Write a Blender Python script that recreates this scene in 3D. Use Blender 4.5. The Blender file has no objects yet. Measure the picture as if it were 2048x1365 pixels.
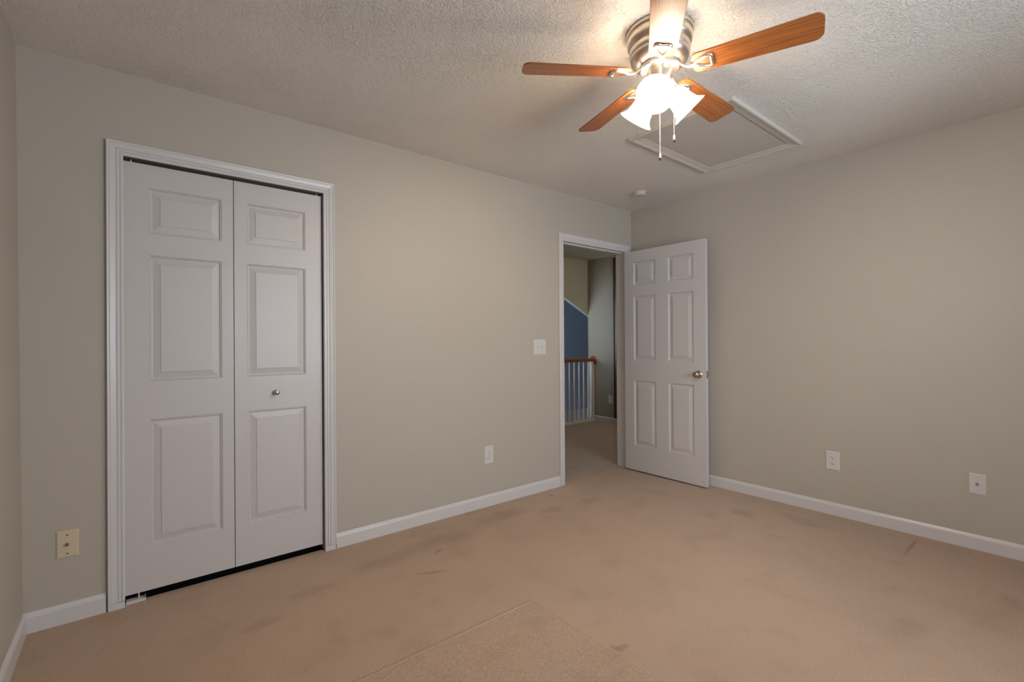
import bpy, bmesh, math, random
from mathutils import Vector, Matrix
random.seed(7)
PI = math.pi
scn = bpy.context.scene
COL = scn.collection

# ------------------------------------------------------------------ camera
cd = bpy.data.cameras.new('camera')
cd.sensor_width = 36.0
cd.lens = 940.6 / 2048 * 36.0
cd.clip_start = 0.02
cam = bpy.data.objects.new('camera', cd)
COL.objects.link(cam)
yaw, pitch, roll = 0.6786, 0.0024, -0.0066
fw = Vector((math.sin(yaw) * math.cos(pitch), math.cos(yaw) * math.cos(pitch), math.sin(pitch)))
rt0 = Vector((math.cos(yaw), -math.sin(yaw), 0))
up0 = rt0.cross(fw)
rt = rt0 * math.cos(roll) + up0 * math.sin(roll)
up = up0 * math.cos(roll) - rt0 * math.sin(roll)
M = Matrix.Identity(4)
for i in range(3):
    M[i][0], M[i][1], M[i][2] = rt[i], up[i], -fw[i]
M.translation = Vector((-3.723, -2.788, 1.194))
cam.matrix_world = M
scn.camera = cam

# ------------------------------------------------------------------ world (daylight outside the windows)
w = bpy.data.worlds.new('sky')
scn.world = w
w.use_nodes = True
bg = w.node_tree.nodes['Background']
bg.inputs[0].default_value = (0.72, 0.86, 1.0, 1)
bg.inputs[1].default_value = 10.0

# ------------------------------------------------------------------ exposure
vs = scn.view_settings
vs.view_transform = 'Standard'
vs.look = 'None'
vs.gamma = 1.0
vs.use_curve_mapping = False
vs.exposure = 0.24

SHADE_EMIT = 7.0          # glow of the frosted glass lamp shades
BULB_W = 27.0               # each of the three bulbs
LAMP = (1.0, 0.87, 0.72)


def portal(name, loc, rot, sx, sy):
    ld = bpy.data.lights.new(name, 'AREA')
    ld.shape = 'RECTANGLE'
    ld.size, ld.size_y = sx, sy
    ld.cycles.is_portal = True
    o = bpy.data.objects.new(name, ld)
    COL.objects.link(o)
    o.location = loc
    o.rotation_euler = rot
    return o


# the two windows that let the sky in: one behind the camera, one in the stairwell
WX0, WX1, WZ0, WZ1, WY = -2.70, -1.00, 0.75, 2.05, -3.95
LY0, LY1 = -3.80, -2.95     # unseen window added in the left wall as fill for the open door
SX, SY0, SY1, SZ0, SZ1 = 0.30, 2.15, 2.90, 0.90, 1.85
portal('bedroom_window_light', ((WX0 + WX1) / 2, WY - 0.02, (WZ0 + WZ1) / 2), (PI / 2, 0, 0), WX1 - WX0, WZ1 - WZ0)
portal('added_side_window_light', (-4.12, (LY0 + LY1) / 2, (WZ0 + WZ1) / 2), (PI / 2, 0, -PI / 2), LY1 - LY0, WZ1 - WZ0)
portal('stairwell_window_light', (SX - 0.02, (SY0 + SY1) / 2, (SZ0 + SZ1) / 2), (PI / 2, 0, -PI / 2), SY1 - SY0, SZ1 - SZ0)

VZ0, VZ1 = -1.9, -0.5      # unseen window added below the landing to brighten the stairwell wall
portal('added_lower_window_light', (SX - 0.02, (SY0 + SY1) / 2, (VZ0 + VZ1) / 2), (PI / 2, 0, -PI / 2), SY1 - SY0, VZ1 - VZ0)

# ------------------------------------------------------------------ materials


def mat(name):
    m = bpy.data.materials.new(name)
    m.use_nodes = True
    nt = m.node_tree
    b = nt.nodes['Principled BSDF']
    return m, nt, b


def N(nt, t, **kw):
    n = nt.nodes.new(t)
    for k, v in kw.items():
        setattr(n, k, v)
    return n


def L(nt, a, b):
    nt.links.new(a, b)


def simple(name, col, rough=0.5, metal=0.0, noise=0.0, nscale=8.0, bump=0.0, bscale=60.0, coat=0.0, aniso=0.0):
    m, nt, b = mat(name)
    b.inputs['Roughness'].default_value = rough
    b.inputs['Metallic'].default_value = metal
    b.inputs['Coat Weight'].default_value = coat
    tc = N(nt, 'ShaderNodeTexCoord')
    nz = N(nt, 'ShaderNodeTexNoise')
    nz.inputs['Scale'].default_value = nscale
    nz.inputs['Detail'].default_value = 4
    L(nt, tc.outputs['Object'], nz.inputs['Vector'])
    mx = N(nt, 'ShaderNodeMix', data_type='RGBA')
    lo = tuple(c * (1 - noise) for c in col)
    hi = tuple(min(1, c * (1 + noise)) for c in col)
    mx.inputs['A'].default_value = (*lo, 1)
    mx.inputs['B'].default_value = (*hi, 1)
    L(nt, nz.outputs['Fac'], mx.inputs['Factor'])
    L(nt, mx.outputs['Result'], b.inputs['Base Color'])
    if bump:
        n2 = N(nt, 'ShaderNodeTexNoise')
        n2.inputs['Scale'].default_value = bscale
        n2.inputs['Detail'].default_value = 3
        L(nt, tc.outputs['Object'], n2.inputs['Vector'])
        bp = N(nt, 'ShaderNodeBump')
        bp.inputs['Strength'].default_value = bump
        bp.inputs['Distance'].default_value = 0.002
        L(nt, n2.outputs['Fac'], bp.inputs['Height'])
        L(nt, bp.outputs['Normal'], b.inputs['Normal'])
    return m


WALL_COL = (0.485, 0.43, 0.36)
m_wall = simple('greige wall paint', WALL_COL, 0.55, noise=0.012, nscale=1.3, bump=0.10, bscale=140)
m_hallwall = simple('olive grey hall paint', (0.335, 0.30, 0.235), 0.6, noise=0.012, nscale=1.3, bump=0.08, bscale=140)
m_blue = simple('stairwell paint with daylight tint', (0.42, 0.52, 0.80), 0.6, noise=0.015, nscale=1.5, bump=0.08, bscale=140)  # blue daylight from below is put into this wall's colour
m_trim = simple('semi gloss white trim paint', (0.66, 0.62, 0.60), 0.32, noise=0.01, nscale=6)
m_door = simple('white door paint', (0.60, 0.555, 0.535), 0.38, noise=0.012, nscale=5)
m_plate = simple('white plastic', (0.66, 0.62, 0.59), 0.3, noise=0.005)
m_ivory = simple('ivory plastic', (0.66, 0.54, 0.37), 0.35, noise=0.005)
m_slot = simple('dark slot', (0.03, 0.025, 0.022), 0.6)
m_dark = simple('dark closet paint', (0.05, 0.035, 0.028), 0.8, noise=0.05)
m_brass = simple('tarnished satin brass', (0.50, 0.42, 0.31), 0.22, 1.0, noise=0.15, nscale=30)
m_nickel = simple('brushed nickel', (0.70, 0.63, 0.54), 0.34, 1.0, noise=0.08, nscale=40)
m_chrome = simple('polished nickel', (0.90, 0.85, 0.79), 0.27, 1.0, noise=0.04, nscale=30)
m_smoke = simple('off white smoke alarm plastic', (0.60, 0.54, 0.475), 0.45, noise=0.01)
m_rail = simple('red brown stained rail wood', (0.30, 0.075, 0.022), 0.3, noise=0.3, nscale=25, coat=0.3)
m_baluster = simple('white baluster paint', (0.80, 0.79, 0.73), 0.4, noise=0.01)
m_ddoor = simple('dark stained door wood', (0.13, 0.040, 0.018), 0.4, noise=0.4, nscale=20)
m_black = simple('black gap', (0.006, 0.005, 0.005), 0.9)
m_chain = simple('white metal bead chain', (0.85, 0.80, 0.74), 0.3, 0.4, noise=0.03)


def ceiling_mat():
    m, nt, b = mat('textured ceiling paint')
    b.inputs['Roughness'].default_value = 0.8
    b.inputs['Base Color'].default_value = (0.81, 0.755, 0.695, 1)
    tc = N(nt, 'ShaderNodeTexCoord')
    # crow's foot stomp texture: short ridges that turn from patch to patch
    vo = N(nt, 'ShaderNodeTexVoronoi')
    vo.inputs['Scale'].default_value = 9.0
    L(nt, tc.outputs['Object'], vo.inputs['Vector'])
    sub = N(nt, 'ShaderNodeVectorMath', operation='SUBTRACT')
    L(nt, tc.outputs['Object'], sub.inputs[0])
    L(nt, vo.outputs['Position'], sub.inputs[1])
    rot = N(nt, 'ShaderNodeVectorRotate', rotation_type='Z_AXIS')
    L(nt, sub.outputs[0], rot.inputs['Vector'])
    ang = N(nt, 'ShaderNodeMath', operation='MULTIPLY')
    ang.inputs[1].default_value = 12.0
    sep = N(nt, 'ShaderNodeSeparateColor')
    L(nt, vo.outputs['Color'], sep.inputs[0])
    L(nt, sep.outputs[0], ang.inputs[0])
    L(nt, ang.outputs[0], rot.inputs['Angle'])
    add = N(nt, 'ShaderNodeVectorMath', operation='ADD')
    L(nt, rot.outputs[0], add.inputs[0])
    L(nt, vo.outputs['Position'], add.inputs[1])
    mp = N(nt, 'ShaderNodeMapping')
    mp.inputs['Scale'].default_value = (80, 120, 1)
    L(nt, add.outputs[0], mp.inputs['Vector'])
    nz = N(nt, 'ShaderNodeTexNoise')
    nz.inputs['Scale'].default_value = 1.0
    nz.inputs['Detail'].default_value = 3
    nz.inputs['Distortion'].default_value = 0.9
    L(nt, mp.outputs[0], nz.inputs['Vector'])
    rp = N(nt, 'ShaderNodeMapRange')
    rp.inputs['From Min'].default_value = 0.40
    rp.inputs['From Max'].default_value = 0.78
    rp.interpolation_type = 'SMOOTHSTEP'
    L(nt, nz.outputs['Fac'], rp.inputs['Value'])
    # patches where the texture is heavier or nearly flat
    pn = N(nt, 'ShaderNodeTexNoise')
    pn.inputs['Scale'].default_value = 2.2
    pn.inputs['Detail'].default_value = 2
    L(nt, tc.outputs['Object'], pn.inputs['Vector'])
    pr = N(nt, 'ShaderNodeMapRange')
    pr.inputs['From Min'].default_value = 0.36
    pr.inputs['From Max'].default_value = 0.62
    pr.inputs['To Min'].default_value = 0.52
    L(nt, pn.outputs['Fac'], pr.inputs['Value'])
    mu = N(nt, 'ShaderNodeMath', operation='MULTIPLY')
    L(nt, rp.outputs[0], mu.inputs[0])
    L(nt, pr.outputs[0], mu.inputs[1])
    bp = N(nt, 'ShaderNodeBump')
    bp.inputs['Strength'].default_value = 0.78
    bp.inputs['Distance'].default_value = 0.006
    L(nt, mu.outputs[0], bp.inputs['Height'])
    L(nt, bp.outputs['Normal'], b.inputs['Normal'])
    return m


def carpet_mat(name, col, marks=True):
    m, nt, b = mat(name)
    b.inputs['Roughness'].default_value = 0.95
    b.inputs['Specular IOR Level'].default_value = 0.1
    b.inputs['Sheen Weight'].default_value = 0.15
    tc = N(nt, 'ShaderNodeTexCoord')
    geo = N(nt, 'ShaderNodeNewGeometry')
    P = geo.outputs['Position']
    fine = N(nt, 'ShaderNodeTexNoise')
    fine.inputs['Scale'].default_value = 240
    fine.inputs['Detail'].default_value = 4
    fine.inputs['Roughness'].default_value = 0.7
    L(nt, P, fine.inputs['Vector'])
    mid = N(nt, 'ShaderNodeTexNoise')
    mid.inputs['Scale'].default_value = 5.0
    mid.inputs['Detail'].default_value = 5
    L(nt, P, mid.inputs['Vector'])
    big = N(nt, 'ShaderNodeTexNoise')
    big.inputs['Scale'].default_value = 1.3
    big.inputs['Detail'].default_value = 3
    L(nt, P, big.inputs['Vector'])
    r = N(nt, 'ShaderNodeValToRGB')
    r.color_ramp.elements[0].position = 0.30
    r.color_ramp.elements[0].color = (col[0] * 0.66, col[1] * 0.63, col[2] * 0.60, 1)
    r.color_ramp.elements[1].position = 0.70
    r.color_ramp.elements[1].color = (min(1, col[0] * 1.25), min(1, col[1] * 1.28), min(1, col[2] * 1.31), 1)
    L(nt, fine.outputs['Fac'], r.inputs[0])
    cur = r.outputs[0]

    def mul(fac, colour):
        nonlocal cur
        mx = N(nt, 'ShaderNodeMix', data_type='RGBA', blend_type='MULTIPLY')
        L(nt, fac, mx.inputs['Factor'])
        L(nt, cur, mx.inputs['A'])
        mx.inputs['B'].default_value = (*colour, 1)
        cur = mx.outputs['Result']

    mr = N(nt, 'ShaderNodeMapRange')
    mr.inputs['From Min'].default_value = 0.52
    mr.inputs['From Max'].default_value = 0.72
    mr.inputs['To Max'].default_value = 0.55
    L(nt, mid.outputs['Fac'], mr.inputs['Value'])
    mul(mr.outputs[0], (0.86, 0.82, 0.78))
    br = N(nt, 'ShaderNodeMapRange')
    br.inputs['From Min'].default_value = 0.45
    br.inputs['From Max'].default_value = 0.68
    br.inputs['To Max'].default_value = 0.6
    L(nt, big.outputs['Fac'], br.inputs['Value'])
    mul(br.outputs[0], (0.90, 0.87, 0.85))
    if marks:
        # spills and scuffs: soft ellipses (centre, half length, half width, turn, strength)
        wn = N(nt, 'ShaderNodeTexNoise')
        wn.inputs['Scale'].default_value = 9
        wn.inputs['Detail'].default_value = 4
        L(nt, P, wn.inputs['Vector'])
        wob = N(nt, 'ShaderNodeVectorMath', operation='MULTIPLY_ADD')
        L(nt, wn.outputs['Color'], wob.inputs[0])
        wob.inputs[1].default_value = (0.14, 0.14, 0)
        L(nt, P, wob.inputs[2])
        for (x, y, a, bb, turn, st, wobble) in STAINS:
            mp = N(nt, 'ShaderNodeMapping', vector_type='TEXTURE')
            mp.inputs['Location'].default_value = (x + (0.07 if wobble else 0), y + (0.07 if wobble else 0), 0)
            mp.inputs['Rotation'].default_value = (0, 0, turn)
            mp.inputs['Scale'].default_value = (a, bb, 1)
            L(nt, wob.outputs[0] if wobble else P, mp.inputs['Vector'])
            ln = N(nt, 'ShaderNodeVectorMath', operation='LENGTH')
            L(nt, mp.outputs[0], ln.inputs[0])
            rr = N(nt, 'ShaderNodeMapRange', interpolation_type='SMOOTHSTEP')
            rr.inputs['From Min'].default_value = 1.15
            rr.inputs['From Max'].default_value = 0.25
            rr.inputs['To Max'].default_value = st * 0.75
            L(nt, ln.outputs['Value'], rr.inputs['Value'])
            mul(rr.outputs[0], (0.52, 0.44, 0.38))
    L(nt, cur, b.inputs['Base Color'])
    bp = N(nt, 'ShaderNodeBump')
    bp.inputs['Strength'].default_value = 0.55
    bp.inputs['Distance'].default_value = 0.006
    L(nt, fine.outputs['Fac'], bp.inputs['Height'])
    L(nt, bp.outputs['Normal'], b.inputs['Normal'])
    return m


def wood_mat():
    m, nt, b = mat('orange oak fan blade')
    b.inputs['Roughness'].default_value = 0.34
    b.inputs['Coat Weight'].default_value = 0.35
    b.inputs['Coat Roughness'].default_value = 0.25
    tc = N(nt, 'ShaderNodeTexCoord')
    mp = N(nt, 'ShaderNodeMapping')
    mp.inputs['Scale'].default_value = (5.5, 170, 20)
    L(nt, tc.outputs['Object'], mp.inputs['Vector'])
    nz = N(nt, 'ShaderNodeTexNoise')
    nz.inputs['Scale'].default_value = 1.0
    nz.inputs['Detail'].default_value = 6
    nz.inputs['Distortion'].default_value = 0.8
    L(nt, mp.outputs[0], nz.inputs['Vector'])
    r = N(nt, 'ShaderNodeValToRGB')
    r.color_ramp.elements[0].position = 0.30
    r.color_ramp.elements[0].color = (0.19, 0.050, 0.010, 1)
    r.color_ramp.elements[1].position = 0.72
    r.color_ramp.elements[1].color = (0.44, 0.148, 0.034, 1)
    L(nt, nz.outputs['Fac'], r.inputs[0])
    L(nt, r.outputs[0], b.inputs['Base Color'])
    return m


def glow_mat(name='lit glass', see_through=0.0):
    m, nt, b = mat(name)
    b.inputs['Base Color'].default_value = (0.9, 0.88, 0.84, 1)
    b.inputs['Roughness'].default_value = 0.3
    b.inputs['Emission Color'].default_value = (*LAMP, 1)
    b.inputs['Emission Strength'].default_value = SHADE_EMIT
    if see_through:
        # thin frosted glass: part of the bulb's light goes straight through
        tr = N(nt, 'ShaderNodeBsdfTransparent')
        tr.inputs[0].default_value = (1.0, 0.97, 0.92, 1)
        mx = N(nt, 'ShaderNodeMixShader')
        mx.inputs[0].default_value = see_through
        L(nt, b.outputs[0], mx.inputs[1])
        L(nt, tr.outputs[0], mx.inputs[2])
        L(nt, mx.outputs[0], nt.nodes['Material Output'].inputs['Surface'])
    return m


STAINS = [
    (-2.52, -0.62, 0.10, 0.018, -0.45, 0.55, False),     # dark drag mark before the closet
    (-2.60, -0.33, 0.30, 0.10, 0.1, 0.30, True),
    (-2.25, -0.30, 0.26, 0.13, -0.1, 0.45, True),
    (-2.37, -0.43, 0.05, 0.02, 0.2, 0.55, True),
    (-1.75, -0.22, 0.30, 0.10, 0.0, 0.35, True),
    (-1.20, -0.13, 0.05, 0.018, 0.3, 0.60, True),
    (-1.05, -0.40, 0.16, 0.07, 0.2, 0.40, True),
    (-1.42, -0.35, 0.12, 0.06, 0.0, 0.35, True),
    (-0.80, -0.65, 0.20, 0.10, 0.5, 0.22, True),
    (-0.24, -2.115, 0.19, 0.012, 0.02, 0.75, False),     # worn crease by the right wall
    (-0.45, -1.25, 0.14, 0.06, 1.2, 0.35, True),
    (-0.28, -1.55, 0.20, 0.09, 1.3, 0.30, True),
    (-0.62, -2.55, 0.12, 0.06, 0.5, 0.35, True),
    (-1.20, -2.30, 0.14, 0.07, 0.5, 0.20, True),
    (-2.25, -1.62, 0.045, 0.012, -0.9, 0.70, True),
    (-3.05, -0.42, 0.16, 0.06, 0.1, 0.30, True),
    (-3.30, -0.55, 0.10, 0.05, 0.3, 0.30, True),
]
m_ceiling = ceiling_mat()
CARPET = (0.53, 0.37, 0.262)
m_carpet = carpet_mat('tan cut pile carpet', CARPET)
m_wood = wood_mat()
m_shade = glow_mat('lit frosted shade glass', 0.28)
m_bulb = glow_mat('lit bulb glass', 0.85)


def glass_mat():
    m, nt, b = mat('window glass')
    out = nt.nodes['Material Output']
    tr = N(nt, 'ShaderNodeBsdfTransparent')
    gl = N(nt, 'ShaderNodeBsdfGlossy')
    gl.inputs['Roughness'].default_value = 0.02
    fr = N(nt, 'ShaderNodeFresnel')
    mx = N(nt, 'ShaderNodeMixShader')
    L(nt, fr.outputs[0], mx.inputs[0])
    L(nt, tr.outputs[0], mx.inputs[1])
    L(nt, gl.outputs[0], mx.inputs[2])
    L(nt, mx.outputs[0], out.inputs['Surface'])
    return m


m_glass = glass_mat()

# ------------------------------------------------------------------ mesh helpers


class MB:
    def __init__(s):
        s.bm = bmesh.new()

    def box(s, x0, x1, y0, y1, z0, z1, M=None):
        P = [(x0, y0, z0), (x1, y0, z0), (x1, y1, z0), (x0, y1, z0), (x0, y0, z1), (x1, y0, z1), (x1, y1, z1), (x0, y1, z1)]
        v = [s.bm.verts.new(M @ Vector(p) if M else p) for p in P]
        for f in ((3, 2, 1, 0), (4, 5, 6, 7), (0, 1, 5, 4), (1, 2, 6, 5), (2, 3, 7, 6), (3, 0, 4, 7)):
            s.bm.faces.new([v[i] for i in f])
        return s

    def prism(s, pts, z0, z1, M=None, top=None):
        """closed outline in local XY pushed from z0 to z1"""
        a = [s.bm.verts.new(M @ Vector((x, y, z0)) if M else (x, y, z0)) for x, y in pts]
        b = [s.bm.verts.new(M @ Vector((x, y, z1)) if M else (x, y, z1)) for x, y in (top or pts)]
        n = len(pts)
        s.bm.faces.new(a[::-1])
        s.bm.faces.new(b)
        for i in range(n):
            s.bm.faces.new((a[i], a[(i + 1) % n], b[(i + 1) % n], b[i]))
        return s

    def lathe(s, prof, M=None, n=32, cap=True):
        """(r, z) profile turned about local Z"""
        rings = []
        for r, z in prof:
            ring = []
            for k in range(n):
                a = 2 * PI * k / n
                p = Vector((r * math.cos(a), r * math.sin(a), z))
                ring.append(s.bm.verts.new(M @ p if M else p))
            rings.append(ring)
        for i in range(len(rings) - 1):
            for k in range(n):
                s.bm.faces.new((rings[i][k], rings[i][(k + 1) % n], rings[i + 1][(k + 1) % n], rings[i + 1][k]))
        if cap:
            s.bm.faces.new(rings[0][::-1])
            s.bm.faces.new(rings[-1])
        return s

    def sweep(s, path, sect, ups, closed=False, M=None, cap=True):
        """section (u along side, v along up) carried along a path of points"""
        rings = []
        n = len(path)
        for i, p in enumerate(path):
            p = Vector(p)
            if closed:
                t = Vector(path[(i + 1) % n]) - Vector(path[i - 1])
            else:
                t = Vector(path[min(i + 1, n - 1)]) - Vector(path[max(i - 1, 0)])
            t.normalize()
            u = Vector(ups if not callable(ups) else ups(i))
            side = t.cross(u).normalized()
            u = side.cross(t).normalized()
            sc = sect(i) if callable(sect) else sect
            rings.append([s.bm.verts.new((M @ (p + side * a + u * b)) if M else (p + side * a + u * b)) for a, b in sc])
        m = len(rings[0])
        for i in range(n if closed else n - 1):
            A, B = rings[i], rings[(i + 1) % n]
            for k in range(m):
                s.bm.faces.new((A[k], A[(k + 1) % m], B[(k + 1) % m], B[k]))
        if cap and not closed:
            s.bm.faces.new(rings[0][::-1])
            s.bm.faces.new(rings[-1])
        return s

    def ball(s, c, r, M=None, n=10, sz=1.0):
        c = Vector(c)
        T = Matrix.Translation(c) @ Matrix.Diagonal((r, r, r * sz, 1))
        bmesh.ops.create_uvsphere(s.bm, u_segments=n, v_segments=max(6, n // 2 + 1), radius=1, matrix=(M @ T) if M else T)
        return s

    def build(s, name, m, parent=None, smooth=False, bevel=0.0, loc=None, kind=None, angle=35):
        bmesh.ops.recalc_face_normals(s.bm, faces=s.bm.faces[:])
        me = bpy.data.meshes.new(name)
        s.bm.to_mesh(me)
        s.bm.free()
        me.materials.append(m)
        o = bpy.data.objects.new(name, me)
        COL.objects.link(o)
        if parent:
            o.parent = parent
        if loc:
            o.location = loc
        if smooth:
            for p in me.polygons:
                p.use_smooth = True
            try:
                me.set_sharp_from_angle(angle=math.radians(angle))
            except Exception:
                pass
        if bevel:
            md = o.modifiers.new('edge', 'BEVEL')
            md.width = bevel
            md.segments = 2
            md.limit_method = 'ANGLE'
            md.angle_limit = math.radians(40)
        if kind:
            o['kind'] = kind
        return o


def rect_circle(r, n=10, sx=1.0, sy=1.0):
    return [(r * sx * math.cos(2 * PI * k / n), r * sy * math.sin(2 * PI * k / n)) for k in range(n)]


def empty(name, loc=(0, 0, 0), rot=(0, 0, 0)):
    o = bpy.data.objects.new(name, None)
    o.empty_display_size = 0.1
    COL.objects.link(o)
    o.location = loc
    o.rotation_euler = rot
    return o


def tag(o, label=None, cat=None, group=None, kind=None):
    if label:
        o['label'] = label
    if cat:
        o['category'] = cat
    if group:
        o['group'] = group
    if kind:
        o['kind'] = kind
    return o


def copy_tree(o, parent=None):
    c = o.copy()
    COL.objects.link(c)
    if parent:
        c.parent = parent
    for ch in o.children:
        copy_tree(ch, c)
    return c


H = 2.44
LX = -4.0875          # left wall (it leans a little: see below)
# bedroom door opening and closet opening in the back wall (jamb to jamb, jamb head height)
D0, D1, DH = -0.924, -0.098, 2.038
C0, C1, CH = -3.757, -2.864, 2.058
WT = 0.105            # wall thickness

# ------------------------------------------------------------------ room shell
# floor: carpet runs through into closet and hall; the far side stops at the stairwell
tag(MB().box(-4.3, 0.1, WY - 0.15, 0.028, -0.05, 0).box(D0 - 0.02, D1 + 0.02, 0.028, 0.06, -0.05, 0).build('floor', m_carpet),
    'tan carpet covering the bedroom floor, stained along the walls', 'floor', kind='structure')
tag(MB().box(-2.58, 1.95, 0.06, 2.03, -0.05, -0.001).build('floor_hall', carpet_mat('carpet with cool light tint', (0.45, 0.36, 0.28), False)),  # same carpet, its colour greyed to carry the landing's cool light
    'landing carpet beyond the open door, greyed in colour for the cool light', 'floor', kind='structure')
tag(MB().box(-4.3, 1.95, WY - 0.15, WT, H, H + 0.08).build('ceiling', m_ceiling),
    'textured off-white ceiling above the bedroom', 'ceiling', kind='structure')
tag(MB().box(-4.3, 3.4, WT, 3.4, H, H + 0.08).build('ceiling_hall', m_ceiling),
    'plain ceiling over the landing beyond the open door', 'ceiling', kind='structure')

# back wall with two openings
bw = MB()
JT = 0.016            # jamb board thickness
for x0, x1, z0, z1 in ((-4.3, C0 - JT, 0, H), (C0 - JT, C1 + JT, CH + 0.022 + JT, H), (C1 + JT, D0 - JT, 0, H), (D0 - JT, D1 + JT, DH + JT, H), (D1 + JT, 1.715, 0, H)):
    bw.box(x0, x1, 0, WT, z0, z1)
tag(bw.build('wall_back', m_wall), 'greige wall holding the closet and the open doorway', 'wall', kind='structure')
tag(MB().box(0, 0.12, WY - 0.15, -0.0005, 0, H).build('wall_right', m_wall),
    'bare greige wall behind the open door, with two cover plates', 'wall', kind='structure')
# left wall leans 15 mm over its height as in the photograph
lw = MB()
M9 = Matrix.Rotation(PI / 2, 4, 'X')
def lx(z):
    return -4.0800 - 0.0155 * z / H
for y0, y1, z0, z1 in ((-0.0005, LY1, 0, H), (LY1, LY0, 0, WZ0), (LY1, LY0, WZ1, H), (LY0, WY - 0.15, 0, H)):
    lw.prism([(-4.2, z0), (lx(z0), z0), (lx(z1), z1), (-4.2, z1)], -y0, -y1, M=M9)
tag(lw.build('wall_left', m_wall), 'narrow strip of greige wall at the left picture edge', 'wall', kind='structure')
fwl = MB()
for x0, x1, z0, z1 in ((-4.08, WX0, 0, H), (WX0, WX1, 0, WZ0), (WX0, WX1, WZ1, H), (WX1, 0, 0, H)):
    fwl.box(x0, x1, WY - 0.12, WY, z0, z1)
tag(fwl.build('wall_front', m_wall), 'greige window wall behind the viewer', 'wall', kind='structure')


def window(name, M, wd, ht, label):
    """frame in local XZ, centre bottom at origin, glass pane in the middle of the wall"""
    root = empty(name)
    root.matrix_world = M
    tag(root, label, 'window', kind='structure')
    f = MB()
    t = 0.045
    for a in ((-wd / 2, -wd / 2 + t, 0, ht), (wd / 2 - t, wd / 2, 0, ht), (-wd / 2 + t, wd / 2 - t, 0, t), (-wd / 2 + t, wd / 2 - t, ht - t, ht),
              (-wd / 2 + t, wd / 2 - t, ht / 2 - 0.02, ht / 2 + 0.02)):
        f.box(a[0], a[1], -0.03, 0.03, a[2], a[3])
    f.build('window_frame', m_trim, root)
    MB().box(-wd / 2 + t, wd / 2 - t, -0.002, 0.002, t, ht - t).build('window_pane', m_glass, root)
    return root


window('window_1', Matrix.Translation(((WX0 + WX1) / 2, WY - 0.06, WZ0)), WX1 - WX0, WZ1 - WZ0, 'white framed bedroom window behind the viewer')

window('added_side_window', Matrix.Translation((-4.15, (LY0 + LY1) / 2, WZ0)) @ Matrix.Rotation(PI / 2, 4, 'Z'), LY1 - LY0, WZ1 - WZ0, 'white framed side window, unseen, added beside the viewer for fill light')

# closet interior
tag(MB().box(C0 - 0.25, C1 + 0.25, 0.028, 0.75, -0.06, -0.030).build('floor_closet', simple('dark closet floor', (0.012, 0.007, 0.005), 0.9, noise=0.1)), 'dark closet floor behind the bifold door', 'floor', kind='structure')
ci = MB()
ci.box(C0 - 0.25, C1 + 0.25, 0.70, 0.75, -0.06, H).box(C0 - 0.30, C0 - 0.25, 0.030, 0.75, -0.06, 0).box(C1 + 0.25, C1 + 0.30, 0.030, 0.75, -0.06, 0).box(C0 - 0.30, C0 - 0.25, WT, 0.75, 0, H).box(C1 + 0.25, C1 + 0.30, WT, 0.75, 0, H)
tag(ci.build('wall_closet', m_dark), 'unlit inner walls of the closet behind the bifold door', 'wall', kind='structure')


# ------------------------------------------------------------------ skirting
def baseboard(name, p0, p1, n, label, h=0.084, t=0.013, m=m_trim):
    """board from p0 to p1 (floor points on the wall), n = unit normal into the room"""
    prof = [(0, 0), (t, 0), (t, h - 0.020), (t - 0.002, h - 0.013), (t - 0.006, h - 0.006), (t - 0.009, h - 0.001), (0.001, h), (0, h)]
    b = MB()
    p0, p1, n = Vector((*p0, 0)), Vector((*p1, 0)), Vector((*n, 0))
    A = [b.bm.verts.new(p0 + n * u + Vector((0, 0, v))) for u, v in prof]
    B = [b.bm.verts.new(p1 + n * u + Vector((0, 0, v))) for u, v in prof]
    b.bm.faces.new(A)
    b.bm.faces.new(B[::-1])
    for i in range(len(prof)):
        j = (i + 1) % len(prof)
        b.bm.faces.new((A[i], A[j], B[j], B[i]))
    return tag(b.build(name, m), label, 'baseboard', kind='structure')


CAS = 0.060
baseboard('baseboard_back_left', (-4.081, 0), (C0 - CAS - 0.0035, 0), (0, -1), 'short white baseboard between the corner and the closet casing')
baseboard('baseboard_back', (C1 + CAS, 0), (D0 - CAS, 0), (0, -1), 'white baseboard running from the closet to the doorway')
baseboard('baseboard_right', (0, -0.014), (0, WY), (-1, 0), 'long white baseboard along the wall with two cover plates')
baseboard('baseboard_left', (-4.0805, -0.0135), (-4.0805, WY), (1, 0), 'white baseboard under the left picture edge wall')


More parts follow.
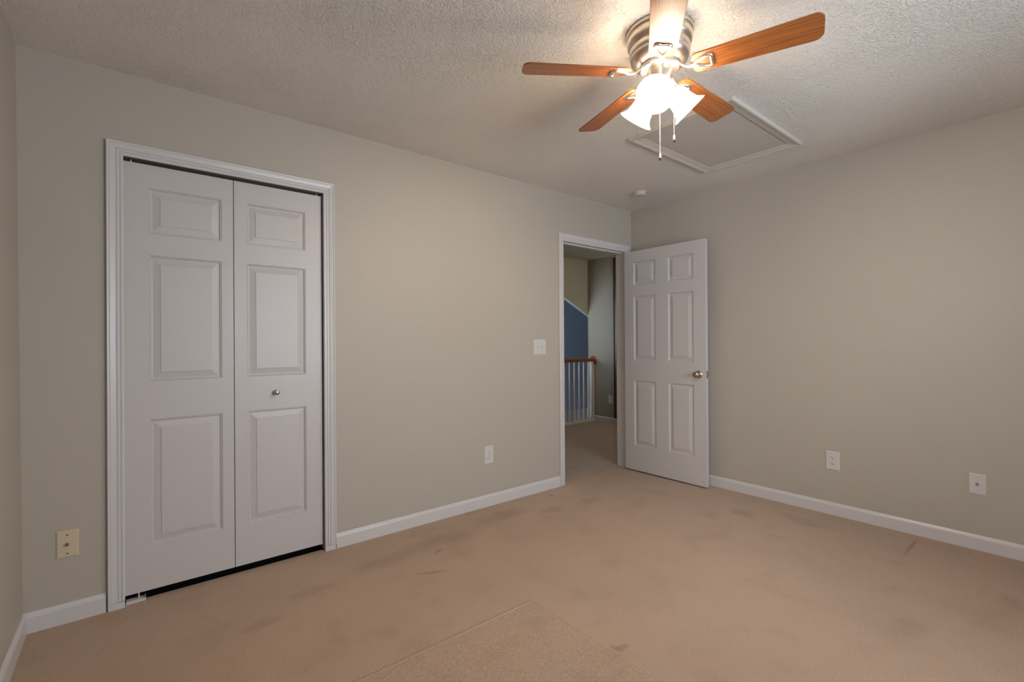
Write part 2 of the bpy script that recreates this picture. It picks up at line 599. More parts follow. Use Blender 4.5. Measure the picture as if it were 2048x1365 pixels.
# ------------------------------------------------------------------ casings
def casing(name, x0, x1, zh, label, jamb_depth, stop=None, z0=0.030, yw=0.0, block=True, jr=0.0, hr=0.0):
    prof = [(0.000, 0), (0.000, 0.009), (0.004, 0.0115), (0.0105, 0.0115), (0.0125, 0.0085), (0.0150, 0.0085), (0.0170, 0.0125), (0.0235, 0.0130),
            (0.0255, 0.0100), (0.0280, 0.0100), (0.0300, 0.0140), (0.0480, 0.0175), (0.0510, 0.0165), (0.0530, 0.0195), (0.0575, 0.0205), (0.0600, 0.0190), (0.0600, 0)]
    root = empty(name, (0, 0, 0))
    tag(root, label, 'door trim', kind='structure')
    b = MB()
    L4 = []
    for u, t in prof:
        y = yw - t
        L4.append([b.bm.verts.new(p) for p in ((x0 - u, y, z0), (x0 - u, y, zh + u), (x1 + u, y, zh + u), (x1 + u, y, z0))])
    for i in range(len(prof) - 1):
        for k in range(3):
            b.bm.faces.new((L4[i][k], L4[i][k + 1], L4[i + 1][k + 1], L4[i + 1][k]))
    b.bm.faces.new([r[0] for r in L4])
    b.bm.faces.new([r[3] for r in L4][::-1])
    b.build('casing', m_trim, root)
    if block:
        for xa, xb in ((x0 - 0.0595, x0 - 0.0005), (x1 + 0.0005, x1 + 0.0595)):
            MB().prism([(xa, 0), (xb, 0), (xb, -0.0125), (xb - 0.004 if xb > x1 else xb, -0.0155), (xa, -0.0165 if xa < x0 else -0.0125)], 0, z0 - 0.0015).build('base_block', m_trim, root)
    j = MB()
    jt = 0.004
    xj0, xj1, zj = x0 - jr, x1 + jr, zh + hr
    e = JT - 0.0005
    j.box(xj0 - e, xj0, yw, jamb_depth, 0, zj + e).box(xj1, xj1 + e, yw, jamb_depth, 0, zj + e).box(xj0, xj1, yw, jamb_depth, zj, zj + e)
    if stop:
        a, c = stop
        j.box(x0, x0 + 0.011, a, c, 0, zh).box(x0 + 0.011, x1, a, c, zh - 0.011, zh)
    j.build('jamb', m_trim, root)
    return root


# cut room for the jambs: the wall pieces meet them flush (openings are jamb-to-jamb minus jamb board)
casing('trim_1', C0 + 0.003, C1 - 0.003, CH, 'fluted white casing around the closet bifold door', WT, jr=0.003, hr=0.022)
casing('trim_2', D0, D1, DH, 'white casing around the open doorway to the landing', WT, stop=(0.037, 0.075), z0=0.002, block=False)


# ------------------------------------------------------------------ panelled leaves
def leaf_mesh(wd, ht, t, panels, both=False):
    """slab in local X 0..wd, Z 0..ht, front face at y=0 looking -Y; panels = (x0, x1, z0, z1) on the front"""
    b = MB()
    bm = b.bm
    rings = [(0.0, 0.0), (0.0025, 0.0045), (0.0055, 0.0040), (0.0090, 0.0105), (0.0135, 0.0110), (0.0420, 0.0042), (0.0430, 0.0042), (0.0438, 0.0012)]

    def face_side(y, s):
        xs = sorted({0, wd} | {p[0] for p in panels} | {p[1] for p in panels})
        zs = sorted({0, ht} | {p[2] for p in panels} | {p[3] for p in panels})
        vt = {}

        def V(x, z, yy=None):
            k = (round(x, 5), round(z, 5), yy)
            if k not in vt:
                vt[k] = bm.verts.new((x, y if yy is None else yy, z))
            return vt[k]
        for i in range(len(xs) - 1):
            for k in range(len(zs) - 1):
                xa, xb, za, zb = xs[i], xs[i + 1], zs[k], zs[k + 1]
                if any(p[0] <= xa and xb <= p[1] and p[2] <= za and zb <= p[3] for p in panels):
                    continue
                bm.faces.new((V(xa, za), V(xb, za), V(xb, zb), V(xa, zb)))
        for (xa, xb, za, zb) in panels:
            prev = None
            for d, dep in rings:
                cur = [V(xa + d, za + d, y + s * dep if d else None), V(xb - d, za + d, y + s * dep if d else None),
                       V(xb - d, zb - d, y + s * dep if d else None), V(xa + d, zb - d, y + s * dep if d else None)]
                if prev:
                    for q in range(4):
                        bm.faces.new((prev[q], prev[(q + 1) % 4], cur[(q + 1) % 4], cur[q]))
                prev = cur
            bm.faces.new(prev)
        return [V(0, 0), V(wd, 0), V(wd, ht), V(0, ht)], xs, zs, V

    f, xs, zs, V1 = face_side(0, 1)
    if both:
        g, _, _, V2 = face_side(t, -1)
    else:
        vt = {}

        def V2(x, z):
            k = (round(x, 5), round(z, 5))
            if k not in vt:
                vt[k] = bm.verts.new((x, t, z))
            return vt[k]
        for i in range(len(xs) - 1):
            for k in range(len(zs) - 1):
                bm.faces.new((V2(xs[i], zs[k]), V2(xs[i], zs[k + 1]), V2(xs[i + 1], zs[k + 1]), V2(xs[i + 1], zs[k])))
    for i in range(len(xs) - 1):
        for z in (0, ht):
            bm.faces.new((V1(xs[i], z), V1(xs[i + 1], z), V2(xs[i + 1], z), V2(xs[i], z)))
    for k in range(len(zs) - 1):
        for x in (0, wd):
            bm.faces.new((V1(x, zs[k]), V1(x, zs[k + 1]), V2(x, zs[k + 1]), V2(x, zs[k])))
    return b


def knob(parent, name, M, m, r=0.0135, neck=0.022, rose=0.012):
    prof = [(rose, 0), (rose, 0.002), (rose * 0.62, 0.004), (r * 0.5, 0.008), (r * 0.48, neck - 0.004), (r * 0.85, neck), (r, neck + 0.005), (r * 0.98, neck + 0.009), (r * 0.8, neck + 0.0125),
            (r * 0.35, neck + 0.0145), (0.0005, neck + 0.0148)]
    return MB().lathe(prof, M=M, n=28).build(name, m, parent, smooth=True)


# closet bifold door: two leaves
bif = empty('door_1', (C0, 0.018, 0))
tag(bif, 'white two-leaf bifold closet door with raised panels', 'closet door', kind='structure')
z0l = 0.036
pz = ((0.245, 0.840), (1.020, 1.617), (1.719, 1.936))
wl = 0.4425
xl = 0.0025
for xo, pan in ((xl, (-3.662, -3.367)), (xl + wl + 0.0005, (-3.254, -2.9605))):
    panels = [(pan[0] - C0 - xo, pan[1] - C0 - xo, a - z0l, b - z0l) for a, b in pz]
    lf = leaf_mesh(wl - 0.003, 2.044 - z0l, 0.034, panels).build('leaf', m_door, bif, loc=(xo, 0, z0l))
    knob_leaf = lf
knob(knob_leaf, 'knob', Matrix.Translation((-3.117 - C0 - xl - wl - 0.0005, 0, 0.929 - z0l)) @ Matrix.Rotation(PI / 2, 4, 'X'), simple('aged nickel', (0.46, 0.38, 0.31), 0.3, 1.0, noise=0.08, nscale=40), r=0.0140, neck=0.018)['label'] = 'small round nickel knob'
tr = MB()
tr.box(0.004, C1 - C0 - 0.004, 0.004, 0.007, 2.057, 2.0795).box(0.004, C1 - C0 - 0.004, 0.007, 0.032, 2.077, 2.0795).box(0.004, C1 - C0 - 0.004, 0.032, 0.035, 2.057, 2.0795)
tr.build('track', simple('dull bronze track', (0.16, 0.115, 0.085), 0.5, 0.6), bif)
for px in (0.030, C1 - C0 - 0.030):
    MB().lathe([(0.0030, 2.040), (0.0030, 2.074)], M=Matrix.Translation((px, 0.018, 0)), n=12).build('pivot_pin', m_plate, bif, smooth=True)
bk = MB()
bk.box(0.006, 0.078, -0.014, 0.030, 0.004, 0.008).box(0.006, 0.078, -0.016, -0.012, 0.000, 0.013).box(0.074, 0.078, -0.014, 0.030, 0.004, 0.013)
bk.build('floor_bracket', m_plate, bif)
MB().lathe([(0.0032, 0.008), (0.0032, 0.036)], M=Matrix.Translation((0.052, 0.010, 0)), n=12).build('pivot_pin', m_plate, bif, smooth=True)

# bedroom door, swung open a quarter turn so it stands along the right wall
dx, dy = -0.1400, -0.026
door = empty('door_2', (dx, dy, 0), (0, 0, -PI / 2 + math.radians(0.35)))
tag(door, 'white six-panel door standing open against the right wall', 'door', kind='structure')
DW, DZ0, DZ1 = 0.795, 0.013, 2.021
cols = ((0.101, 0.331), (0.456, 0.690))
panels = [(a, b, zz[0] - DZ0, zz[1] - DZ0) for a, b in cols for zz in ((0.243, 0.833), (1.020, 1.607), (1.708, 1.920))]
lf = leaf_mesh(DW, DZ1 - DZ0, 0.035, panels, both=True).build('leaf', m_door, door, loc=(0, 0, DZ0))
kp = [(0.0320, 0), (0.0325, 0.004), (0.0300, 0.007), (0.0200, 0.011), (0.0120, 0.014), (0.0115, 0.026), (0.0160, 0.031), (0.0235, 0.036), (0.0262, 0.043), (0.0262, 0.050), (0.0235, 0.056), (0.0160, 0.060),
      (0.0140, 0.0595), (0.0120, 0.0610), (0.0060, 0.0620), (0.0005, 0.0622)]
KX, KZ = 0.735, 0.920
for M2 in (Matrix.Translation((KX, 0, KZ)) @ Matrix.Rotation(PI / 2, 4, 'X'), Matrix.Translation((KX, 0.035, KZ)) @ Matrix.Rotation(-PI / 2, 4, 'X')):
    MB().lathe([(r * 0.95, z) for r, z in kp], M=M2, n=36).build('doorknob', m_brass, door, smooth=True)
lt = MB().box(DW - 0.0005, DW + 0.0012, 0.006, 0.029, KZ - 0.028, KZ + 0.028)
lt.box(DW, DW + 0.010, 0.011, 0.024, KZ - 0.009, KZ + 0.009)
lt.build('latch_plate', m_brass, door, bevel=0.0008)
for hz in (0.345, 1.073, 1.802):
    hb = MB()
    hb.lathe([(0.0055, hz - 0.044), (0.0055, hz + 0.044)], M=Matrix.Translation((-0.006, 0.040, 0)), n=14)
    hb.box(-0.0018, -0.0002, 0.003, 0.036, hz - 0.044, hz + 0.044)
    hb.build('hinge', m_brass, door, smooth=True)


# ------------------------------------------------------------------ cover plates
def plate_mesh(wd=0.070, ht=0.114, t=0.0055):
    """bevelled plate standing in local XZ, back at y=0, front towards -Y, centre at origin"""
    b = MB()
    a, c = wd / 2, ht / 2
    e = 0.0045
    M2 = Matrix.Rotation(PI / 2, 4, 'X')
    b.prism([(-a, -c), (a, -c), (a, c), (-a, c)], 0, t * 0.35, M=M2)
    b.prism([(-a, -c), (a, -c), (a, c), (-a, c)], t * 0.35, t, M=M2, top=[(-a + e, -c + e), (a - e, -c + e), (a - e, c - e), (-a + e, c - e)])
    return b


RX = Matrix.Rotation(PI / 2, 4, 'X')


def screw(parent, x, z, y, m):
    s = MB().lathe([(0.0040, 0), (0.0040, 0.0007), (0.0028, 0.0012), (0.0004, 0.0013)], M=Matrix.Translation((x, y, z)) @ RX, n=14)
    o = s.build('screw', m, parent, smooth=True)
    MB().box(-0.0034, 0.0034, -0.00025, 0.0, -0.0006, 0.0006, M=Matrix.Translation((x, y - 0.00135, z)) @ Matrix.Rotation(random.uniform(0, 3), 4, 'Y')).build('slot', m_slot, o)
    return o


def cover(name, loc, rz, label, cat, mp, wd=0.072, ht=0.116, screws=(0.042,), ms=None):
    r = empty(name, loc, (0, 0, rz))
    tag(r, label, cat)
    plate_mesh(wd, ht).build('plate', mp, r)
    for s in screws:
        screw(r, 0, s, -0.0055, ms or mp)
        screw(r, 0, -s, -0.0055, ms or mp)
    return r


m_jack = simple('dull cable jack metal', (0.34, 0.29, 0.24), 0.3, 1.0, noise=0.05)


def coax(r, mr=m_jack):
    hexp = [(0.0065 * math.cos(k * PI / 3), 0.0065 * math.sin(k * PI / 3)) for k in range(6)]
    b = MB().prism(hexp, 0, 0.0035, M=Matrix.Translation((0, -0.0055, 0)) @ RX)
    b.lathe([(0.0048, 0), (0.0048, 0.0125), (0.0042, 0.0130), (0.0022, 0.0130), (0.0022, 0.0115), (0.0004, 0.0115)], M=Matrix.Translation((0, -0.0085, 0)) @ RX, n=20)
    b.build('cable_jack', mr, r, smooth=True)['label'] = 'threaded metal cable jack'


def duplex(r, mp):
    for zc in (0.0195, -0.0195):
        pts = []
        for k in range(28):
            a = 2 * PI * k / 28
            x, z = 0.0172 * math.cos(a), 0.0172 * math.sin(a)
            pts.append((x, max(-0.0135, min(0.0135, z))))
        o = MB().prism(pts, 0, 0.0022, M=Matrix.Translation((0, -0.0050, zc)) @ RX).build('receptacle', mp, r, bevel=0.0005)
        s = MB()
        y = -0.0073
        s.box(-0.0085, -0.0060, y, y + 0.0004, zc - 0.0002, zc + 0.0085).box(0.0060, 0.0083, y, y + 0.0004, zc + 0.0004, zc + 0.0080)
        s.lathe([(0.0029, 0), (0.0029, 0.0004)], M=Matrix.Translation((0, y + 0.0004, zc - 0.0068)) @ RX, n=14)
        s.build('slot', m_slot, o)


def toggle(r, x, mp, upw):
    o = MB().box(x - 0.0052, x + 0.0052, -0.0066, -0.0052, -0.0120, 0.0120).build('switch_bezel', mp, r, bevel=0.0004)
    t = MB()
    s = 1 if upw else -1
    T = Matrix.Translation((x, -0.0060, 0)) @ Matrix.Rotation(s * -0.55, 4, 'X')
    t.prism([(-0.0036, -0.0050), (0.0036, -0.0050), (0.0036, 0.0050), (-0.0036, 0.0050)], 0, 0.0120, M=T @ RX, top=[(-0.0030, -0.0036), (0.0030, -0.0036), (0.0030, 0.0036), (-0.0030, 0.0036)])
    t.build('toggle', mp, o, bevel=0.0006)


c = cover('cable_outlet', (-3.945, 0, 0.3365), 0, 'yellowed ivory cable outlet plate beside the closet', 'outlet plate', m_ivory, screws=(0.040,), ms=m_jack)
coax(c)
c = cover('power_outlet', (-1.7005, 0, 0.371), 0, 'white duplex power outlet low on the wall between closet and doorway', 'power outlet', m_plate, wd=0.080, ht=0.128, screws=())
duplex(c, m_plate)
screw(c, 0, 0, -0.0055, m_plate)
c = cover('light_switch', (-1.1925, 0, 1.153), 0, 'white double light switch left of the doorway', 'light switch', m_plate, wd=0.130, ht=0.121, screws=())
toggle(c, -0.023, m_plate, False)
toggle(c, 0.023, m_plate, True)
for sx in (-0.023, 0.023):
    screw(c, sx, 0.030, -0.0055, m_plate)
    screw(c, sx, -0.030, -0.0055, m_plate)
c = cover('power_outlet.001', (0, -1.656, 0.369), -PI / 2, 'white duplex power outlet on the wall right of the open door', 'power outlet', m_plate, wd=0.081, ht=0.127, screws=())
duplex(c, m_plate)
screw(c, 0, 0, -0.0055, m_plate)
c = cover('cable_outlet.001', (0, -2.364, 0.372), -PI / 2, 'white cable outlet plate near the right picture edge', 'outlet plate', m_plate, screws=(0.040,), ms=m_plate)
coax(c)

# ------------------------------------------------------------------ carpet patch with visible seams
cp = MB()
xa, xb, ya, yb = -3.75, -2.290, -3.30, -1.152
cp.prism([(xa, ya), (xb, ya), (xb, yb), (xa, yb)], 0.0, 0.006, top=[(xa + .007, ya + .007), (xb - .007, ya + .007), (xb - .007, yb - .007), (xa + .007, yb - .007)])
pt = tag(cp.build('carpet_patch', carpet_mat('carpet patch pile', tuple(c * k for c, k in zip(CARPET, (0.965, 0.955, 0.945))))),
         'square-cornered patch seamed into the tan carpet in the foreground', 'carpet patch')
# the pile stands up along the seam
sm_ = MB()
wr, hr_ = 0.006, 0.0075
sm_.sweep([(xa, yb - wr, 0.0), (xb - 0.3, yb - wr, 0), (xb - wr, yb - wr, 0), (xb - wr, yb - 0.3, 0), (xb - wr, ya, 0.0)],
          [(-wr, 0.001), (wr, 0.001), (wr * 0.85, hr_ * 0.7), (wr * 0.3, hr_), (-wr * 0.3, hr_), (-wr * 0.85, hr_ * 0.7)], (0, 0, 1))
sm_.build('seam_ridge', carpet_mat('seam pile', tuple(min(1, c * 1.04) for c in CARPET), False), pt)

# ------------------------------------------------------------------ attic hatch
hx0, hx1, hy0, hy1 = -1.352, -0.440, -1.640, -1.000
hat = empty('attic_hatch', ((hx0 + hx1) / 2, (hy0 + hy1) / 2, H))
tag(hat, 'rectangular attic hatch with a moulded frame in the ceiling beyond the fan', 'attic hatch')
a, c = (hx1 - hx0) / 2, (hy1 - hy0) / 2
prof = [(0, 0), (0, -0.015), (0.003, -0.018), (0.012, -0.018), (0.022, -0.0155), (0.024, -0.0125), (0.034, -0.0125), (0.036, -0.0105), (0.046, -0.0105), (0.048, -0.0085), (0.060, -0.0080), (0.063, -0.0060), (0.063, 0.0)]
fr = MB()
R = [[fr.bm.verts.new((sx * (a - u), sy * (c - u), z)) for sx, sy in ((-1, -1), (1, -1), (1, 1), (-1, 1))] for u, z in prof]
for i in range(len(R)):
    j = (i + 1) % len(R)
    for k in range(4):
        fr.bm.faces.new((R[i][k], R[i][(k + 1) % 4], R[j][(k + 1) % 4], R[j][k]))
fr.build('frame', m_smoke, hat)
pm = simple('flat painted hatch board', (0.56, 0.515, 0.46), 0.6, noise=0.02, nscale=3)
MB().box(-a + 0.068, a - 0.070, -c + 0.070, c - 0.066, -0.004, -0.0005).build('panel', pm, hat)

# ------------------------------------------------------------------ smoke alarm
sm = empty('smoke_alarm', (-0.425, -0.408, H))
tag(sm, 'round white smoke alarm on the ceiling near the far corner', 'smoke alarm')
MB().lathe([(0.052, 0), (0.052, -0.008), (0.050, -0.010)], n=40).build('base', m_smoke, sm, smooth=True)
MB().lathe([(0.0475, -0.010), (0.0475, -0.018), (0.044, -0.026), (0.036, -0.031), (0.020, -0.0325), (0.0005, -0.033)], n=40).build('cover', m_smoke, sm, smooth=True)

# ------------------------------------------------------------------ ceiling fan
FX, FY = -2.064, -1.691
fan = empty('ceiling_fan', (FX, FY, H))
tag(fan, 'five-blade ceiling fan with oak blades, nickel motor and lit glass shades', 'ceiling fan')
hp = [(0.128, 0), (0.1310, -0.003), (0.1310, -0.016), (0.1280, -0.0195), (0.1255, -0.022), (0.1268, -0.027), (0.1278, -0.038), (0.1258, -0.050), (0.1205, -0.058), (0.1150, -0.0620), (0.1140, -0.0645), (0.1165, -0.0685), (0.1187, -0.078),
      (0.1180, -0.089), (0.1155, -0.0950), (0.1145, -0.0975), (0.1152, -0.1005), (0.1135, -0.110), (0.1065, -0.1215), (0.0960, -0.1295), (0.0860, -0.1340), (0.0800, -0.1355), (0.0780, -0.137), (0.060, -0.137)]
MB().lathe(hp, n=72).build('motor_housing', m_nickel, fan, smooth=True, angle=50)
MB().lathe([(0.0765, -0.1375), (0.0790, -0.141), (0.0790, -0.150), (0.0740, -0.154), (0.050, -0.155)], n=56).build('flywheel', m_chrome, fan, smooth=True)
MB().lathe([(0.0500, -0.1555), (0.0500, -0.196), (0.0470, -0.202), (0.030, -0.207)], n=48).build('switch_housing', m_nickel, fan, smooth=True)
BZ = 2.274 - H
bw0 = 0.0505
for k in range(5):
    th = math.radians(145.6 + 72 * k)
    Mb = Matrix.Rotation(th, 4, 'Z')
    pit = Matrix.Rotation(math.radians(-12), 4, 'X')
    # blade outline, root at 0.125, tip at 0.556
    r0, r1 = 0.125, 0.556
    o = []
    rc = 0.026
    for t in range(0, 7):                       # root: nearly square end with round corners
        aa = PI / 2 + (PI / 2) * t / 6
        o.append((r0 + rc + rc * math.cos(aa), bw0 - rc + rc * math.sin(aa)))
    o.append((r0 - 0.004, 0))
    o += [(x, -y) for x, y in o[:7][::-1]]
    low = [(r0 + 0.20, -0.0555), (r1 - 0.040, -0.0615)]
    tip = []
    for t in range(0, 7):
        aa = -PI / 2 + (PI / 2) * t / 6
        tip.append((r1 - 0.030 + 0.030 * math.cos(aa), -0.0615 + 0.030 + 0.030 * math.sin(aa)))
    out = o + low + tip + [(x, -y) for x, y in tip[::-1]] + [(x, -y) for x, y in low[::-1]]
    b = MB().prism(out, -0.003, 0.003)
    bl = b.build('blade', m_wood, fan, bevel=0.0012)
    bl.matrix_local = Matrix.Translation((0, 0, BZ)) @ Mb @ pit
    # bracket: arm from the flywheel that opens into a D-shaped loop screwed under the blade
    br = MB()
    sec = [(-0.0055, -0.0018), (0.0055, -0.0018), (0.0055, 0.0012), (0.0030, 0.0030), (-0.0030, 0.0030), (-0.0055, 0.0012)]
    zb = -0.0075
    lp = [(0.128, 0.000)]
    half = [(0.133, 0.0050), (0.142, 0.0120), (0.155, 0.0195), (0.168, 0.0245), (0.178, 0.0275), (0.187, 0.0285), (0.1935, 0.0265), (0.197, 0.0210), (0.197, 0.0130)]
    loop = [(x, -y, zb) for x, y in half] + [(0.1955, 0, zb)] + [(x, y, zb) for x, y in half[::-1]]
    br.sweep(loop, [(-0.0066, -0.0040), (0.0066, -0.0040), (0.0062, 0.0008), (0.0034, 0.0030), (-0.0034, 0.0030), (-0.0062, 0.0008)], (0, 0, -1), closed=True)
    inv = pit.inverted()
    arm = [inv @ Vector((0.066, 0, 0.0175)), inv @ Vector((0.078, 0, 0.0150)), Vector((0.095, 0, 0.0020)), Vector((0.110, 0, zb + 0.001)), Vector((0.126, 0, zb)), Vector((0.136, 0, zb))]
    wdt = [0.0095, 0.0088, 0.0078, 0.0078, 0.0100, 0.0115]
    br.sweep(arm, lambda i: [(-wdt[i], -0.0022), (wdt[i], -0.0022), (wdt[i], 0.0014), (wdt[i] * .5, 0.0032), (-wdt[i] * .5, 0.0032), (-wdt[i], 0.0014)], (0, 0, -1))
    br.build('blade_bracket', m_chrome, bl, smooth=True, angle=60)
    kn = MB().prism([(0.190, -0.013), (0.2015, -0.009), (0.2045, 0), (0.2015, 0.009), (0.190, 0.013)], -0.0065, -0.0028)
    kn.build('bracket_pad', m_brass, bl, bevel=0.0006)

kit = MB().lathe([(0.030, -0.2072), (0.044, -0.209), (0.046, -0.216), (0.040, -0.226), (0.022, -0.234), (0.0005, -0.236)], n=40)
kit.build('light_fitter', m_nickel, fan, smooth=True)
sp = [(0.0200, 0.000), (0.0300, 0.004), (0.0390, 0.014), (0.0425, 0.028), (0.0440, 0.044), (0.0462, 0.060), (0.0495, 0.075), (0.0550, 0.088), (0.0630, 0.098), (0.0710, 0.1055), (0.0722, 0.107)]
for k in range(3):
    ph = math.radians(206 + 120 * k)
    tilt = math.radians(45)
    ax = Vector((math.cos(ph) * math.sin(tilt), math.sin(ph) * math.sin(tilt), -math.cos(tilt)))
    mouth = Vector((0.125 * math.cos(ph), 0.125 * math.sin(ph), 2.130 - H))
    st = mouth - ax * 0.107
    q = Vector((0, 0, 1)).rotation_difference(ax).to_matrix().to_4x4()
    T = Matrix.Translation(st) @ q
    hs = MB().lathe([(0.0150, -0.030), (0.0205, -0.024), (0.0225, -0.004), (0.0225, 0.006)], M=T, n=28)
    hs.build('shade_holder', m_nickel, fan, smooth=True)
    g = MB()
    inner = [(max(0.0005, r - 0.0025), z + 0.0008) for r, z in sp[::-1]]
    g.lathe(sp + inner, M=T, n=44, cap=False)
    sh = g.build('lamp_shade', m_shade, fan, smooth=True, angle=70)
    bb = MB().lathe([(0.011, 0.004), (0.012, 0.020), (0.020, 0.036), (0.0255, 0.052), (0.0235, 0.068), (0.013, 0.078), (0.0005, 0.081)], M=T, n=24)
    bb.build('bulb', m_bulb, sh, smooth=True)
    ld = bpy.data.lights.new('bulb_light', 'POINT')
    ld.energy = BULB_W
    ld.color = LAMP
    ld.shadow_soft_size = 0.026
    lo = bpy.data.objects.new('bulb_light', ld)
    COL.objects.link(lo)
    lo.location = Vector((FX, FY, H)) + st + ax * 0.042


def chain(px, py, ztop, zbot):
    b = MB()
    z = ztop
    while z > zbot + 0.028:
        b.ball((px, py, z), 0.0017, n=6)
        z -= 0.0042
    o = b.build('pull_chain', m_chain, fan, smooth=True, angle=180)
    q = MB().lathe([(0.0016, zbot + 0.030), (0.0042, zbot + 0.026), (0.0046, zbot + 0.016), (0.0040, zbot + 0.009)], M=Matrix.Translation((px, py, 0)), n=18)
    q.build('chain_bell', m_chain, o, smooth=True)
    q = MB().lathe([(0.0038, zbot + 0.009), (0.0040, zbot + 0.002), (0.0030, zbot), (0.0005, zbot)], M=Matrix.Translation((px, py, 0)), n=18)
    q.build('bell_tip', m_slot, o, smooth=True)


chain(0.036, 0.024, 2.236 - H, 1.940 - H)
chain(0.031, -0.044, 2.236 - H, 1.990 - H)

# ------------------------------------------------------------------ landing beyond the doorway
OX = 1.715          # wall the stair rail dies into
RY = 2.0            # line of the rail
BY = 3.10           # far stairwell wall
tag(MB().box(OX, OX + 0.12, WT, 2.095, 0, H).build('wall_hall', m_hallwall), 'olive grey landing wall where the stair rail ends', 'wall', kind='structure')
tag(MB().box(SX - 0.1, 3.4, BY, BY + 0.1, -2.7, H).build('wall_stairwell', m_blue), 'stairwell wall behind the balusters, blue daylight put into its colour', 'wall', kind='structure')
sw = MB()
for y0, y1, z0, z1 in ((2.03, SY0, -2.7, H), (SY0, SY1, -2.7, VZ0), (SY0, SY1, VZ1, SZ0), (SY0, SY1, SZ1, H), (SY1, BY, -2.7, H)):
    sw.box(SX - 0.1, SX, y0, y1, z0, z1)
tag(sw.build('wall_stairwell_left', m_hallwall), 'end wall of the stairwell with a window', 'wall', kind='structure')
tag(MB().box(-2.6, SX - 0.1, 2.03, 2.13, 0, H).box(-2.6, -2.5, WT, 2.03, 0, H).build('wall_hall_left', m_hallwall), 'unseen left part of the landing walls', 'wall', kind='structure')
window('window_2', Matrix.Translation((SX - 0.05, (SY0 + SY1) / 2, SZ0)) @ Matrix.Rotation(PI / 2, 4, 'Z'), SY1 - SY0, SZ1 - SZ0, 'white framed stairwell window out of the picture')
window('added_lower_window', Matrix.Translation((SX - 0.05, (SY0 + SY1) / 2, VZ0)) @ Matrix.Rotation(PI / 2, 4, 'Z'), SY1 - SY0, VZ1 - VZ0, 'white framed lower stairwell window, unseen, added to brighten the wall')
tag(MB().box(3.3, 3.4, 2.0, BY, -2.7, H).build('wall_hall_right', m_hallwall), 'far end wall of the stairwell', 'wall', kind='structure')
tag(MB().box(-2.6, 3.4, 1.93, 2.03, -2.7, -0.051).build('wall_under_landing', m_hallwall), 'stairwell wall under the landing edge', 'wall', kind='structure')
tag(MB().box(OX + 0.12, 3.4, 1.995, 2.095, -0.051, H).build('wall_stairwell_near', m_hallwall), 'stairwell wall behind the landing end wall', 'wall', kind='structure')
tag(MB().box(-2.6, 3.4, 2.03, BY, -2.75, -2.7).build('floor_stairs', m_carpet), 'floor at the foot of the stairwell', 'floor', kind='structure')
# sloping bulkhead over the stairs
def zs(x):
    return 1.600 - 0.49 * (x - OX)
hb = MB()
x0 = OX - (H - 1.600) / 0.49
M3 = Matrix.Rotation(PI / 2, 4, 'X')
hb.prism([(x0, H - 0.001), (OX, zs(OX)), (3.29, zs(3.29)), (3.29, H - 0.001)], -2.097, -2.15, M=M3)
tag(hb.build('ceiling_stairs', simple('pale bulkhead paint', (0.45, 0.46, 0.38), 0.6, noise=0.01)), 'sloping bulkhead over the stairs, pale grey green', 'ceiling', kind='structure')
baseboard('baseboard_hall', (OX, 2.03), (OX, 0.7), (-1, 0), 'white baseboard on the olive landing wall')
dk = MB().box(OX - 0.006, OX - 0.001, 0.72, 1.566, 0.086, 2.405)
dk.build('dark_gap_tmp', m_black)
bpy.data.objects.remove(bpy.data.objects['dark_gap_tmp'])
dd = empty('door_3', (OX, 1.15, 0))
tag(dd, 'dark stained wooden door, a sliver seen past the door jamb', 'door', kind='structure')
MB().box(-0.030, -0.001, -0.40, 0.408, 0.086, 2.405).build('leaf', m_ddoor, dd)
MB().box(-0.016, -0.001, 0.410, 0.440, 0.086, 2.405).build('dark_edge', m_black, dd)
c = cover('hall_switch_plate', (OX, 1.670, 0.345), -PI / 2, 'small blank plate low on the olive landing wall', 'outlet plate', m_plate, screws=(0.040,))

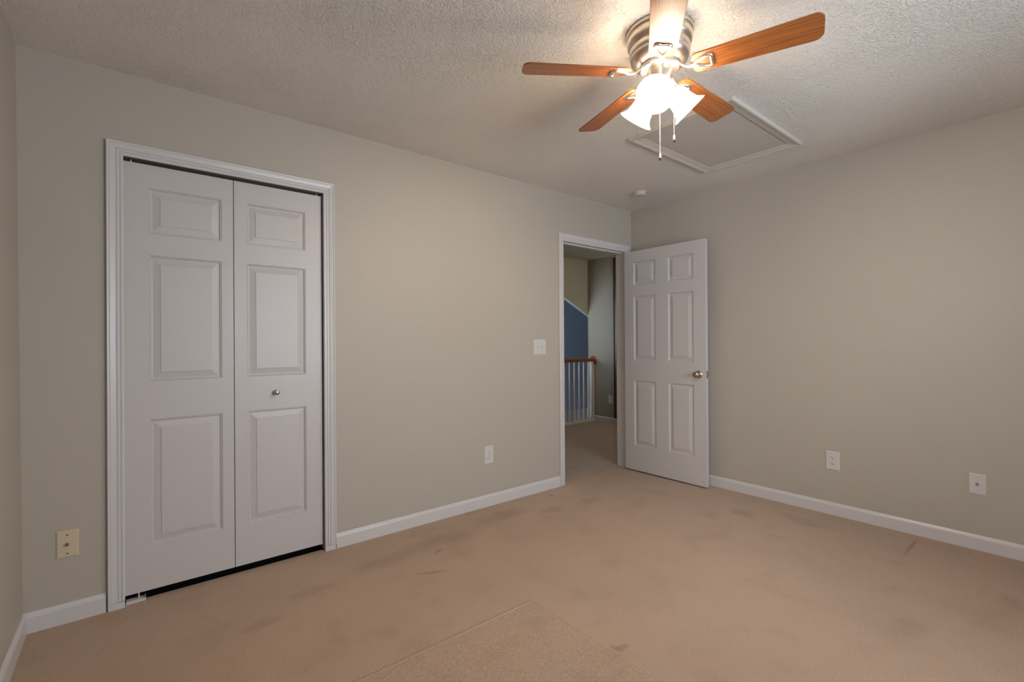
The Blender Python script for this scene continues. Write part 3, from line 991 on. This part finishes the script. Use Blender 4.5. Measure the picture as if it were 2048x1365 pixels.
rl = empty('stair_railing', (0.6, RY, 0))
tag(rl, 'white baluster stair railing with a red-brown wooden handrail on the landing', 'railing')
sec = [(-0.026, -0.020), (0.026, -0.020), (0.030, -0.006), (0.028, 0.012), (0.018, 0.024), (0, 0.028), (-0.018, 0.024), (-0.028, 0.012), (-0.030, -0.006)]
MB().sweep([(-0.295, 0, 0.918), (OX - 0.6 - 0.020, 0, 0.918)], sec, (0, 0, 1)).build('handrail', m_rail, rl, smooth=True)
MB().lathe([(0.066, 0), (0.068, 0.006), (0.064, 0.012), (0.058, 0.015), (0.054, 0.020), (0.0005, 0.021)], M=Matrix.Translation((OX - 0.6, 0, 0.912)) @ Matrix.Rotation(-PI / 2, 4, 'Y'), n=36).build('rosette', m_rail, rl, smooth=True)
MB().box(-0.295, OX - 0.6, -0.045, 0.030, -0.001, 0.022).build('base_rail', m_baluster, rl)
for k in range(13):
    bx = 1.605 - 0.1005 * k - 0.6
    b = MB()
    s = 0.016
    b.box(bx - s, bx + s, -s, s, 0.022, 0.190)
    b.lathe([(0.0155, 0.190), (0.0165, 0.200), (0.0120, 0.212), (0.0100, 0.220), (0.0125, 0.226), (0.0095, 0.236), (0.0120, 0.262), (0.0118, 0.45), (0.0085, 0.885), (0.0085, 0.900)], M=Matrix.Translation((bx, 0, 0)), n=16)
    b.build('baluster', m_baluster, rl, smooth=True)
MB().box(OX - 0.6 - 0.050, OX - 0.6, -0.026, 0.018, 0.022, 0.898).build('half_post', m_baluster, rl)

# unseen dome lamp added to brighten the landing and its bulkhead
hl = empty('added_landing_lamp', (1.40, 0.62, H))
tag(hl, 'small glass dome lamp added to brighten the landing, unseen behind the wall', 'added fill lamp')
MB().lathe([(0.105, 0), (0.105, -0.016), (0.098, -0.020)], n=40).build('base', m_nickel, hl, smooth=True)
hm = glow_mat('landing fill lamp glass')
hm.node_tree.nodes['Principled BSDF'].inputs['Emission Strength'].default_value = 55.0
MB().lathe([(0.095, -0.021), (0.092, -0.045), (0.075, -0.070), (0.045, -0.085), (0.0005, -0.090)], n=40).build('fill_lamp_dome', hm, hl, smooth=True)
